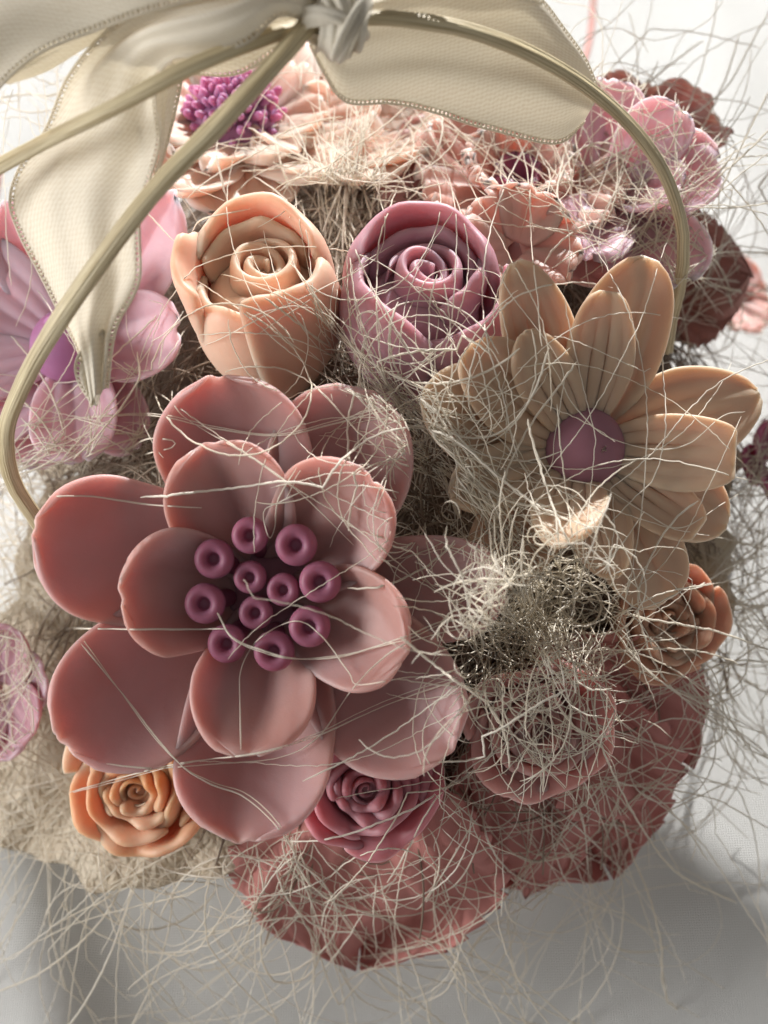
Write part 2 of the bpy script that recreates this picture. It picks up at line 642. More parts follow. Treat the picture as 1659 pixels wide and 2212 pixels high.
# ------------------------------------------------------------------ soap petals
def petal_f(L, Wd, a0=20, a1=30, cup=.5, c=.6, bw=.35, tipw=0.0, pw=2.0, ridge=0, rn=4, ruf=0, rfn=5, twist=0, r0=.002, z0=0, seed=0, side=0, bk=1.0, curl=0):
    r_ = np.random.default_rng(seed)
    ph = r_.uniform(0, 6.28, 8)
    us = np.linspace(0, 1, 60)
    e = np.radians(a0 + (a1 - a0) * us ** bk)
    rr = r0 + np.concatenate([[0], np.cumsum(np.cos(e)[:-1])]) * L / 59
    zz = z0 + np.concatenate([[0], np.cumsum(np.sin(e)[:-1])]) * L / 59

    def f(u, v):
        r = np.interp(u, us, rr)
        z = np.interp(u, us, zz)
        ee = np.interp(u, us, e)
        w = np.where(u < c, bw + (1 - bw) * np.sin(np.clip(u / c, 0, 1) * math.pi / 2),
                     tipw + (1 - tipw) * np.power(np.clip(1 - np.clip((u - c) / (1 - c), 0, 1) ** pw, 0, 1), .5))
        w = np.maximum(w, .16) * Wd
        ang = np.arctan2(v, 1 + 0 * u)
        w = w * (1 + .035 * np.sin(3 * u * 2 + ph[0]) * np.sign(v) + .02 * np.sin(9 * u + ph[1]))
        phi = cup * (1 - .25 * u) + 1e-4
        lat = w * v / Wd
        y = Wd * np.sin(lat * phi) / phi
        nn = Wd * (1 - np.cos(lat * phi)) / phi
        if ridge:
            nn = nn + ridge * Wd * np.sin(math.pi * rn * v + ph[2]) * np.sin(np.clip(u * 1.15, 0, 1) * math.pi) ** .7 * (1 - v * v)
        nn = nn + .03 * Wd * np.sin(4 * u + 2.2 * v + ph[3]) + .02 * Wd * np.sin(7 * v + ph[4]) * u
        if ruf:
            nn = nn + ruf * Wd * np.sin(rfn * math.pi * v + ph[5]) * u ** 2.5 + ruf * .5 * Wd * np.sin(2.3 * rfn * v + ph[6] + 3 * u) * u ** 3
            rn_ = ruf * .35 * L * np.sin(rfn * 2.1 * v + ph[7]) * u ** 4
            r = r + rn_
        if curl:
            nn = nn + curl * Wd * np.clip((np.abs(v) - .6) / .4, 0, 1) ** 2
        y = y + side * L * u ** 2
        tw = twist * u
        y2 = y * np.cos(tw) - nn * np.sin(tw)
        n2 = y * np.sin(tw) + nn * np.cos(tw)
        x = r - np.sin(ee) * n2
        zz2 = z + np.cos(ee) * n2
        return np.stack([x, y2, zz2], -1)
    return f


def rotz(deg):
    return Matrix.Rotation(math.radians(deg), 4, 'Z')


def petal(parent, mat, deg, nu=24, nv=21, T=.0022, name='petal', pwr=6, **kw):
    return slab(name, petal_f(**kw), nu, nv, T, mat, parent, rotz(deg), pw=pwr)


def flower(name, pos, axis, label, cat, group=None):
    return empty(name, frame(pos, axis), label, cat, group)


GR = 'soap flowers in the bouquet'
DP = 1e-3 * .1070                                # one photo unit on the big flower

# --- the big dusty pink flower
pb = PD(565, 1285, .020) + Fv * .002
ax = unit(.25 * ndome(pb) + .9 * Fv)
big = flower('layered_flower', pb - ax * .016, ax, 'largest flower, dusty pink with two layers of cupped petals and plum cup stamens', 'flower', GR)
outer = [(101, 445, 180, 18, 40), (60, 450, 170, 14, 34), (2, 475, 122, 12, 30), (-39, 490, 176, 20, 40), (-93, 500, 184, 26, 44), (-143, 505, 176, 24, 44), (163, 480, 172, 22, 44)]
for k, (dg, L, w, a0, a1) in enumerate(outer):
    petal(big, M_BIG, dg, 34, 31, .0040, pwr=4, L=L * DP * 1.06, Wd=w * DP * 1.06, a0=a0 * .1, a1=a1 * 1.35, cup=1.15, c=.60, bw=.45, pw=2.7, ridge=.014, rn=2.6, r0=.004, z0=-.001 - .0006 * (k % 2), seed=k + 1, bk=1.5)
inner = [(108, 305, 150, 24, 44), (46, 322, 150, 24, 44), (-19, 318, 142, 30, 50), (-93, 314, 146, 30, 50), (178, 278, 152, 30, 54)]
for k, (dg, L, w, a0, a1) in enumerate(inner):
    petal(big, M_BIG, dg, 34, 31, .0036, pwr=4, L=L * DP * 1.12, Wd=w * DP * 1.05, a0=a0 * .4, a1=a1 * 1.35, cup=1.25, c=.60, bw=.42, pw=2.7, ridge=.05, rn=2.6, r0=.004, z0=.0045, seed=k + 21, bk=1.4)
lathe('receptacle', [(.001, -.002), (.009, -.001), (.0125, .004), (.010, .007), (.002, .008)], M_PLUM, big, None, 24)
stam = [(460, 1208, 43, 0), (538, 1157, 40, 0), (638, 1178, 45, 0), (690, 1258, 45, 0), (667, 1355, 45, 0), (590, 1408, 44, 0), (488, 1392, 42, 0), (440, 1305, 44, 0), (538, 1248, 36, -1), (610, 1275, 36, -1), (550, 1325, 37, -1)]
bi = np.array(big.matrix_world.inverted())
sm = None
for (sx, sy, sr, lv) in stam:
    d = ray(sx, sy)
    # hit the plane 14 mm above the flower's base
    hz = .0185 if lv == 0 else .0175
    q0 = np.array(big.location) + ax * hz
    t = np.dot(q0 - CAM, ax) / np.dot(d, ax)
    w = CAM + d * t
    l = (bi @ np.array([*w, 1]))[:3]
    Rr = sr * DP * .97
    e = empty_ = None
    prof = [(.0018, .002)]
    prof += [(Rr * .5, l[2] - .006), (Rr * .6, l[2] - .0042)]
    for a in np.linspace(-100, 185, 15):
        prof.append((Rr * .64 + Rr * .36 * math.cos(math.radians(a)), l[2] - .0016 + Rr * .50 * math.sin(math.radians(a))))
    prof[-1] = (Rr * .30, l[2] - .0012)
    prof += [(Rr * .2, l[2] - .0016), (Rr * .08, l[2] - .0017)]
    V, F = [], []
    n = 26
    base = np.array([l[0] * .55, l[1] * .55])
    zt = l[2]
    for i, (r, z) in enumerate(prof):
        s = min(1, max(0, (z - .002) / (zt - .005)))
        s = 1 if i > 3 else s
        cx, cy = base * (1 - s) + np.array([l[0], l[1]]) * s
        for k in range(n):
            a = 2 * math.pi * k / n
            V.append((cx + r * math.cos(a), cy + r * math.sin(a), z))
    for i in range(len(prof) - 1):
        for k in range(n):
            F.append((i * n + k, i * n + (k + 1) % n, (i + 1) * n + (k + 1) % n, (i + 1) * n + k))
    F.append(tuple(range((len(prof) - 1) * n, len(prof) * n)))
    mesh_obj('stamen', V, F, M_STAMEN, big)


# --- roses
def wrapf(th0, span, rb, rm, rt, zb, zt, drop=.004, flare=0, spiral=0, seed=0, dp=2.4, wob=.0004, peak=0, curl=.0, lean=0):
    r_ = np.random.default_rng(seed)
    ph = r_.uniform(0, 6.28, 6)

    def f(u, v):
        th = math.radians(th0) + math.radians(span) / 2 * v * (1 - .18 * (1 - u))
        top = zt - drop * np.abs(v) ** dp + wob * 1.6 * np.sin(5 * v + ph[0]) + wob * np.sin(11 * v + ph[1]) + peak * np.exp(-(v / .22) ** 2) + lean * v
        z = zb + (top - zb) * u
        r = rb * (1 - u) ** 2 + 2 * (2 * rm - .5 * rb - .5 * rt) * u * (1 - u) + rt * u ** 2
        r = r + flare * np.clip((u - .68) / .32, 0, 1) ** 2 * (1 + .35 * np.sin(4 * v + ph[2])) + spiral * v * (.3 + .7 * u)
        r = r + wob * np.sin(3 * v + 5 * u + ph[3])
        if curl:
            r = r + curl * np.clip((np.abs(v) - .7) / .3, 0, 1) ** 2 * u
        return np.stack([r * np.cos(th), r * np.sin(th), z], -1)
    return f


def spiral_bud(parent, mat, R, z0, z1, turns=2.2, T=.0012):
    def f(u, v):
        s = (v + 1) / 2
        th = turns * 2 * math.pi * s
        r = R * (.16 + .84 * s)
        return np.stack([r * np.cos(th) * (1 - .15 * u), r * np.sin(th) * (1 - .15 * u), z0 + (z1 - z0 - .0011 * np.sin(th * 1.3) + .0010 * np.sin(th * .7 + 1)) * u + .0012 * (s - .6) * u], -1)
    slab('bud', f, 14, 120, T, mat, parent, pw=4)


def rosebud(pos, axis, mat, label, sc, petals, rot=0, core=True, bud=5.2, turns=1.9, btop=-1.6):
    ro = flower('rose', pos, axis, label, 'rose', GR)
    for k, (th, sp, rb, rm, rt, zb, zt, kw) in enumerate(petals):
        kk = dict(kw)
        T = kk.pop('T', .0017)
        slab('petal', wrapf(th + rot, sp, rb * sc, rm * sc, rt * sc, zb * sc, zt * sc, seed=k + 31, **{a: (b * sc if a in ('drop', 'flare', 'spiral', 'peak', 'curl', 'lean') else b) for a, b in kk.items()}),
             22, max(25, int(sp / 6)), T * sc / .001, mat, ro)
    lathe('hip', [(.003 * sc / .001 * .5, -.036 * sc / .001), (9.5 * sc, -32 * sc), (14 * sc, -22 * sc), (13 * sc, -9 * sc), (10 * sc, -6.5 * sc), (4 * sc, -4.5 * sc)], mat, ro, None, 30)
    if core:
        spiral_bud(ro, mat, bud * sc, -9 * sc, btop * sc, turns, max(1.2, bud * .26) * sc)
    return ro


mmu = .001
# peach bud
pp = PD(562, 556, .017)
axp = unit(.74 * Fv + .67 * Uv - .03 * Rv)
rosebud(pp, axp, M_PEACH, 'peach rosebud with an orange tinged heart, left of the mauve rosebud', .00100, [
    (-128, 120, 8, 16.2, 14.4, -34, -4.0, dict(drop=3, flare=.8, spiral=1.0, T=.0039)),
    (88, 175, 8, 16.0, 14.2, -30, 6.8, dict(drop=7, flare=-.6, spiral=1.2, peak=1.0, T=.0042)),
    (183, 86, 8, 16.2, 16.2, -31, 4.5, dict(drop=6, flare=2.6, spiral=.8, peak=1.8, T=.0039)),
    (-34, 132, 8, 17.0, 14.2, -36, 2.0, dict(drop=4, flare=1.1, spiral=-2.6, lean=-3.0, curl=2.2, T=.0042)),
    (100, 150, 5, 11.8, 10.8, -20, 2.6, dict(drop=5, flare=.8, spiral=1.4, T=.0036)),
    (-62, 150, 5, 11.4, 10.4, -20, -2.4, dict(drop=3, flare=1.6, spiral=1.2, T=.0034)),
], bud=9.6, turns=2.3, btop=-.6)
# mauve bud
pm = PD(922, 572, .016)
axm = unit(.74 * Fv + .66 * Uv + .05 * Rv)
rosebud(pm, axm, M_MAUVE, 'mauve rosebud with a tight swirl, right of the peach rosebud', .00100, [
    (207, 140, 8, 18.2, 15.0, -34, -.5, dict(drop=6, flare=.3, spiral=1.8, T=.0039, lean=-1.8)),
    (85, 180, 8, 16.8, 15.0, -30, 6.2, dict(drop=6, flare=-.6, spiral=1.2, T=.0042)),
    (-88, 70, 8, 18.0, 15.0, -35, -11, dict(drop=4, flare=1.5, spiral=-.8, peak=2, T=.0036)),
    (-38, 112, 8, 18.8, 17.0, -34, -3.0, dict(drop=4, flare=1.4, spiral=2.2, lean=4.5, T=.0039)),
    (80, 165, 5, 12.2, 10.8, -20, 2.2, dict(drop=5, flare=.5, spiral=1.4, T=.0036)),
    (-12, 125, 5, 11.8, 10.4, -20, .2, dict(drop=5, flare=1.6, spiral=1.8, T=.0034)),
], bud=9.8, turns=2.5, btop=.2)


def open_rose(pos, axis, mat, label, sc, seed, rings=None):
    r_ = np.random.default_rng(seed)
    pl = []
    rings = rings or [(4, 16.5, -1.5, 4.6), (3, 12.2, .3, 2.4), (3, 8.6, .4, 1.2), (2, 5.6, .2, .6)]
    for (n_, R, zt, fl) in rings:
        a0 = r_.uniform(0, 360)
        for i in range(n_):
            pl.append((a0 + i * 360 / n_ + r_.normal(0, 6), 360 / n_ * 1.45, 4, R * .92, R * .95, -20, zt + r_.normal(0, .5),
                       dict(drop=3.2, flare=fl * r_.uniform(.7, 1.4), spiral=1.4, wob=.0007, T=.0034)))
    return rosebud(pos, axis, mat, label, sc, pl)


q = PD(285, 1715, .010)
open_rose(q, unit(.35 * ndome(q) + .8 * Fv - .08 * Rv), M_ORANGE, 'small orange open rose at the lower left, under the largest flower', .00086, 5)
q = PD(790, 1712, .008)
open_rose(q, unit(.35 * ndome(q) + .8 * Fv), M_WINE, 'wine pink open rose below the largest flower', .00080, 9)
q = PD(1170, 1580, .014)
open_rose(q, unit(.4 * ndome(q) + .75 * Fv), M_ROSY, 'dusty rose open bloom at the lower right under the sisal tangle', .00080, 14)
q = PD(1455, 1345, .006)
open_rose(q, unit(.55 * ndome(q) + .6 * Fv), soap('caramel_soap', (.44, .23, .15), (.54, .32, .23)), 'caramel orange rose at the right edge under the beige daisy', .00072, 19)

# --- beige daisy
pd_ = PD(1262, 968, .016)
axd = unit(.35 * ndome(pd_) + .75 * Fv)
dai = flower('daisy', pd_ - axd * .004, axd, 'beige daisy with ridged petals and a plum button centre', 'daisy', GR)
DD = .000374 * .298
for (dg, L, w, a0, a1, kw) in [
    (116, 400, 72, 12, 30, dict(z0=.000)), (72, 395, 92, 8, 20, dict(z0=-.001)), (85, 300, 66, 15, 22, dict(z0=.003, tipw=.1)),
    (17, 385, 96, 4, 6, dict(z0=-.001, pw=1.5)), (-3, 285, 72, 14, 20, dict(z0=.003, tipw=.55)), (-24, 345, 82, 0, -4, dict(z0=-.001)),
    (-37, 265, 56, 10, 16, dict(z0=.003, tipw=.3)), (-58, 350, 92, 2, -4, dict(z0=-.001, tipw=.2)), (-82, 260, 62, 12, 26, dict(z0=.002)),
    (-112, 270, 70, 30, 62, dict(z0=.002, twist=.9)), (-128, 330, 86, 6, 4, dict(z0=-.001)), (-160, 300, 60, 14, 20, dict(z0=.001)),
    (165, 350, 100, 12, 18, dict(z0=.000)), (146, 320, 82, 16, 24, dict(z0=.002)), (126, 262, 60, 18, 26, dict(z0=.004)), (198, 290, 62, 14, 14, dict(z0=.002)),
]:
    k2 = dict(c=.55, bw=.34, pw=2.0, ridge=.05, rn=4.6, cup=.5, r0=.003, seed=int(dg) + 300)
    k2.update(kw)
    petal(dai, M_BEIGE, dg, 30, 41, .0026, pwr=4, L=L * DD, Wd=w * DD * 1.14, a0=a0, a1=a1, **k2)
Rc = 86 * DD
prof = [(Rc * .5, -.002), (Rc * .97, .0), (Rc, .0025)] + [(Rc * math.cos(a) + .0002, .0035 + .0072 * math.sin(a)) for a in np.linspace(.12, math.pi / 2, 12)]
ctr = lathe('centre', prof, M_PLUM, dai, None, 40)
nb, nf = [], []
for i in range(9):
    a = rng.uniform(0, 6.28)
    c0 = np.array([.0024, -.0008, .0103])
    d = np.array([math.cos(a), math.sin(a), .35]) * rng.uniform(.0004, .0011)
    s = np.array([-math.sin(a), math.cos(a), 0]) * .0003
    b0 = len(nb)
    nb += [c0 - s, c0 + s, c0 + d + s * .5, c0 + d - s * .5, c0 + np.array([0, 0, .0004])]
    nf += [(b0, b0 + 1, b0 + 2, b0 + 3), (b0, b0 + 4, b0 + 3), (b0 + 1, b0 + 4, b0 + 2)]
mesh_obj('burr', nb, nf, M_PALEPEACH, dai)

# --- lilac daisy on the left
pl_ = PD(150, 750, .014)
axl = unit(.3 * ndome(pl_) + .8 * Fv + .05 * Rv)
lil = flower('daisy', pl_ - axl * .004, axl, 'lilac daisy with a purple button centre, half hidden by the ribbon tail', 'daisy', GR)
for (dg, L, w, a0, a1, kw) in [
    (50, 400, 100, 10, 26, {}), (52, 210, 44, 26, 50, dict(z0=.004)), (2, 275, 92, 10, 34, dict(z0=.001, cup=1.0, tipw=.2)), (-32, 180, 46, 30, 62, dict(z0=.003, twist=.5)),
    (-80, 245, 95, 6, 18, dict(z0=.002, cup=.9)), (-112, 260, 74, 4, 8, dict(z0=-.001)), (-140, 300, 80, 6, 10, {}), (-165, 330, 70, 8, 14, dict(z0=.002)),
    (165, 340, 76, 8, 14, {}), (140, 350, 86, 10, 18, dict(z0=.002)), (112, 330, 80, 12, 30, {}), (85, 300, 70, 10, 24, dict(z0=-.001)), (-58, 240, 70, 0, 4, dict(z0=-.002)),
]:
    k2 = dict(c=.6, bw=.3, pw=2.2, ridge=.028, rn=4.4, cup=.6, ruf=.04, rfn=2, r0=.003, seed=int(dg) + 500)
    k2.update(kw)
    petal(lil, M_LILAC, dg, 28, 39, .0026, pwr=4, L=L * DD * 1.06, Wd=w * DD * 1.28, a0=a0, a1=a1, **k2)
Rc = 84 * DD
prof = [(Rc * .5, -.002), (Rc, .003)] + [(Rc * math.cos(a) + .0002, .006 + .0075 * math.sin(a)) for a in np.linspace(0, math.pi / 2, 11)]
lathe('centre', prof, M_PURPLE, lil, None, 36)
lathe('centre_nub', [(.0012, .0128), (.0010, .0142), (.0004, .0146)], M_LILAC, lil, Matrix.Translation((.0005, .0022, -.0005)), 14)

# --- peach ruffled flower, back left, with a purple tufted centre
q = P(510, 285, .350)
ax3 = unit(.80 * Fv + .58 * Uv)
fz = flower('ruffled_flower', q, ax3, 'peach ruffled flower with a purple tufted dome, behind the slanting handle', 'flower', GR)
D3 = .000374 * .365
for i in range(9):
    dg = i * 360 / 9 + rng.normal(0, 4)
    petal(fz, M_PALEPEACH, dg, 26, 45, .0026, pwr=4, L=270 * D3 * rng.uniform(.92, 1.1), Wd=118 * D3, a0=4, a1=8 + rng.uniform(-4, 16), cup=.3, c=.7, bw=.35, tipw=.45, ridge=.035, rn=6, ruf=.07, rfn=3, r0=.004, z0=-.0015 * (i % 2), seed=i + 700)
for i in range(7):
    dg = i * 360 / 7 + rng.normal(0, 6)
    petal(fz, M_PALEPEACH, dg, 20, 33, .0024, pwr=4, L=172 * D3, Wd=88 * D3, a0=18, a1=22 + rng.uniform(-6, 16), cup=.4, c=.7, bw=.4, tipw=.5, ridge=.03, rn=5, ruf=.10, rfn=3, r0=.004, z0=.001, seed=i + 720)
Rc = 98 * D3
prof = [(Rc * .9, -.001)] + [(Rc * .92 * math.cos(a) + .0002, .003 + .0105 * math.sin(a)) for a in np.linspace(0, math.pi / 2, 10)]
lathe('centre', prof, M_PURPLE, fz, None, 30)
fl0 = None
prof = [(.0009, 0), (.0011, .0018), (.0010, .0032), (.0006, .0039), (.0001, .0041)]
for i in range(95):
    a = i * 2.39996
    s = math.sqrt((i + .5) / 95)
    el = math.acos(s * .98)
    p3 = Vector((Rc * .9 * math.cos(el) * math.cos(a), Rc * .9 * math.cos(el) * math.sin(a), .0028 + .0105 * math.sin(el)))
    d3 = Vector((p3.x, p3.y, p3.z * .9 + .002)).normalized()
    d3 = (d3 + Vector(rng.normal(0, .28, 3))).normalized()
    Mx = Matrix.Translation(p3) @ d3.to_track_quat('Z', 'Y').to_matrix().to_4x4() @ Matrix.Scale(rng.uniform(.8, 1.25), 4)
    if fl0 is None:
        fl0 = lathe('tuft', prof, M_PURPLE, fz, Mx, 8)
    else:
        o = fl0.copy()
        COL.objects.link(o)
        o.parent = fz
        o.matrix_local = Mx

# --- pale peach petals flower in the back centre
q = P(755, 330, .350)
pk = flower('open_flower', q, unit(.7 * Fv + .7 * Uv), 'pale peach open flower under the knot, mostly covered by sisal', 'flower', GR)
for i in range(7):
    petal(pk, M_PALEPEACH, i * 360 / 7 + 20, 22, 23, .0024, L=200 * D3, Wd=112 * D3, a0=10, a1=28 + rng.uniform(-8, 14), cup=.6, c=.65, bw=.4, tipw=.25, ruf=.04, rfn=3, ridge=.03, r0=.003, seed=i + 760)
lathe('centre', [(.008, -.001), (.0075, .003), (.004, .006), (.0005, .0068)], M_PALEPEACH, pk, None, 22)

# --- salmon carnation with a magenta heart
q = P(1112, 425, .338)
ca = flower('carnation', q, unit(.84 * Fv + .5 * Uv), 'salmon carnation with frilled petals and a magenta heart at the back right', 'carnation', GR)
D4 = .000374 * .345
for ring, (n_, L, w, a0, a1, z0, rf) in enumerate([(7, 275, 140, 4, 12, -.002, .04), (6, 205, 110, 20, 34, .001, .09), (6, 125, 66, 44, 58, .003, .14)]):
    for i in range(n_):
        petal(ca, M_SALMON if ring else M_ROSY, i * 360 / n_ + ring * 17 + rng.normal(0, 4), 22, 27, .0021, L=L * D4 * rng.uniform(.93, 1.08), Wd=w * D4, a0=a0, a1=a1 + rng.uniform(-5, 8), cup=.45, c=.72, bw=.35, tipw=.55, ruf=rf, rfn=5, ridge=.04, rn=4, r0=.004, z0=z0, seed=i + 800 + 20 * ring)
for i in range(8):
    petal(ca, M_MAGENTA, i * 45 + rng.normal(0, 8), 14, 13, .0016, L=72 * D4, Wd=34 * D4, a0=55, a1=80, cup=.6, c=.65, bw=.4, tipw=.2, ruf=.1, r0=.0022, z0=.002, seed=i + 880)

# --- lilac pink flower right of it
q = P(1300, 425, .330)
lp = flower('open_flower', q, unit(.85 * Fv + .4 * Uv + .1 * Rv), 'lilac pink flower with crumpled petals inside the right bend of the handle', 'flower', GR)
for (dg, L, w, a0, a1, kw) in [(88, 175, 74, 16, 30, {}), (40, 150, 60, 30, 46, dict(z0=.003)), (2, 170, 90, 14, 40, dict(cup=.9)), (-62, 190, 98, 6, 10, {}), (-110, 160, 70, 10, 22, dict(z0=.002)), (-25, 120, 60, 30, 50, dict(z0=.002))]:
    k2 = dict(c=.62, bw=.35, pw=2.2, ridge=.09, rn=2.6, cup=.6, ruf=.05, rfn=3, tipw=.3, r0=.002, seed=int(dg) + 900)
    k2.update(kw)
    petal(lp, M_LILAC, dg, 22, 23, .002, L=L * D4 * 1.35, Wd=w * D4 * 1.3, a0=a0, a1=a1, pwr=4, **k2)

# --- salmon scrap bloom behind the mauve bud
q = PD(1110, 545, .004)
sb = flower('ruffled_flower', q, unit(.5 * ndome(q) + .6 * Fv), 'small salmon frilled bloom wedged behind the mauve rosebud', 'flower', GR)
for i in range(6):
    petal(sb, M_SALMON, i * 60 + 12, 18, 29, .0022, L=100 * D4 * rng.uniform(.9, 1.1), Wd=68 * D4, a0=12, a1=30 + rng.uniform(-6, 14), cup=.5, c=.7, bw=.4, tipw=.5, ruf=.11, rfn=3, ridge=.03, r0=.002, z0=.0015 * (i % 2), seed=i + 940)
# --- brown rose blooms on the right rim
q = PD(1545, 640, -.002)
br = flower('ruffled_flower', q, unit(.6 * ndome(q) + .5 * Fv), 'brownish rose ruffled bloom on the right rim outside the handle', 'flower', GR)
for i in range(7):
    petal(br, M_BROWNROSE, i * 360 / 7 + 10, 24, 23, .002, L=150 * D4 * rng.uniform(.92, 1.08), Wd=82 * D4, a0=8, a1=30 + rng.uniform(-12, 14), cup=.7, c=.66, bw=.4, tipw=.3, ruf=.05, rfn=3, ridge=.05, r0=.002, z0=.002 * (i % 2), seed=i + 960)
q = P(1410, 300, .362)
b2 = flower('ruffled_flower', q, unit(.7 * Fv + .6 * Uv + .2 * Rv), 'reddish brown ruffled bloom at the back right rim under the handle', 'flower', GR)
for i in range(8):
    petal(b2, M_BROWNROSE if i % 2 else M_SALMON, i * 45 + 5, 22, 23, .002, L=150 * D4 * rng.uniform(.92, 1.08), Wd=72 * D4, a0=10, a1=36 + rng.uniform(-12, 14), cup=.6, c=.68, bw=.4, tipw=.4, ruf=.07, rfn=3, ridge=.06, r0=.002, z0=.002 * (i % 2), seed=i + 980)
# --- magenta bloom far right, lilac bloom left edge, pink bloom upper left
q = PD(1655, 1010, -.002)
mg = flower('open_flower', q, unit(.6 * ndome(q) + .5 * Fv), 'dark magenta bloom at the right edge beside the beige daisy', 'flower', GR)
for i in range(8):
    petal(mg, M_MAGENTA, i * 45 + 8, 20, 19, .002, L=115 * D4, Wd=50 * D4, a0=14, a1=40 + rng.uniform(-10, 14), cup=.6, c=.65, bw=.4, tipw=.25, ridge=.06, r0=.002, z0=.002 * (i % 2), seed=i + 1000)
q = PD(20, 1490, .002)
le = flower('open_flower', q, unit(.5 * ndome(q) + .6 * Fv), 'rosy lilac bloom at the left edge below the largest flower', 'flower', GR)
for i in range(8):
    petal(le, M_MAUVE if i % 3 else M_LILAC, i * 45 + 20, 22, 21, .002, L=150 * D4, Wd=70 * D4, a0=10, a1=40 + rng.uniform(-10, 14), cup=.7, c=.65, bw=.4, tipw=.25, ridge=.05, r0=.002, z0=.002 * (i % 2), seed=i + 1020)
q = PD(-40, 470, .002)
lf = flower('open_flower', q, unit(.7 * ndome(q) + .4 * Fv), 'pink bloom at the upper left edge beside the ribbon tail', 'flower', GR)
for i in range(8):
    petal(lf, M_MAUVE if i % 2 else M_SALMON, i * 45 + 20, 22, 21, .002, L=170 * D4, Wd=74 * D4, a0=8, a1=30 + rng.uniform(-10, 14), cup=.6, c=.65, bw=.4, tipw=.3, ridge=.06, ruf=.1, r0=.002, z0=.002 * (i % 2), seed=i + 1040)


# ------------------------------------------------------------------ fabric leaves
def leaf(base, tip, wid, mat, label, seed, bend=.006, teeth=15, up=None):
    base, tip = np.array(base), np.array(tip)
    L = np.linalg.norm(tip - base)
    x = (tip - base) / L
    z = unit((Fv if up is None else up) - x * np.dot(Fv if up is None else up, x))
    y = np.cross(z, x)
    M = Matrix(((x[0], y[0], z[0], base[0]), (x[1], y[1], z[1], base[1]), (x[2], y[2], z[2], base[2]), (0, 0, 0, 1)))
    r_ = np.random.default_rng(seed)
    ph = r_.uniform(0, 6.28, 6)

    def f(u, v):
        w = np.where(u < .55, .25 + .75 * np.sin(np.clip(u / .55, 0, 1) * math.pi / 2), np.clip(1 - np.clip((u - .55) / .45, 0, 1) ** 1.5, 0, 1) ** .8)
        saw = (u * teeth) % 1.0
        w = np.maximum(w, .02) * wid * (1 + (.085 * (1 - saw) - .04 + .012 * np.sin(u * 61 + ph[0])) * np.abs(v) ** 6)
        zz = bend * (1 - (2 * u - 1) ** 2) + .10 * wid * np.abs(v) + .0012 * np.sin(np.abs(v) * 22 - u * 26) * (1 - .3 * u) + .003 * np.sin(3 * v + 4 * u + ph[1]) + .0016 * np.sin(9 * u + 6 * v + ph[2])
        return np.stack([u * L, w * v, zz], -1)
    o = slab('fabric_leaf', f, 110, 31, .0007, mat, None, M)
    return tag(o, label, 'leaf', 'fabric leaves round the rim')


leaf(PD(830, 1580, -.008), P(775, 2062, .350), .036, M_LEAF, 'salmon fabric leaf pointing to the bottom under the wine pink rose', 1)
leaf(PD(1130, 1430, -.010), P(1462, 1640, .346), .027, M_LEAF, 'salmon fabric leaf reaching out to the right edge of the bouquet', 2)
leaf(PD(1120, 1420, -.018), P(1300, 1860, .354), .030, M_LEAF, 'broad salmon fabric leaf at the lower right, middle of three', 3)
leaf(PD(1080, 1500, -.016), P(1130, 1918, .352), .022, M_LEAF, 'narrow salmon fabric leaf tip between the two broad ones', 4)
leaf(PD(1400, 620, -.014), P(1625, 600, .36), .020, M_LEAFD, 'dusty brown fabric leaf sticking out at the right rim', 5)
leaf(PD(1350, 350, -.012), P(1520, 330, .385), .016, M_LEAFD, 'small brownish fabric leaf at the back right rim', 6)
leaf(PD(560, 200, -.012), P(640, 90, .41), .022, M_LEAF, 'pink fabric leaf standing behind the peach ruffled flower', 7, up=np.array([0, -.9, .4]))

# pink cord at the back
c = crom([P(1288, -60, .50), P(1282, 0, .49), P(1276, 70, .475), P(1264, 125, .455), P(1240, 200, .43), P(1215, 260, .41)], 30)
V, F = tubes([c], [.0014], 10)
tag(mesh_obj('cord', V, [tuple(map(int, q)) for q in F], M_CORD), 'thin dull pink cord standing up behind the right ribbon loop', 'cord')

# ------------------------------------------------------------------ ribbon bow
bow = empty('ribbon_bow', Matrix.Translation(tuple(P(740, 60, .236))), 'cream satin ribbon bow with picot edges tied on the handle', 'ribbon')
RM = bow.matrix_world.inverted()


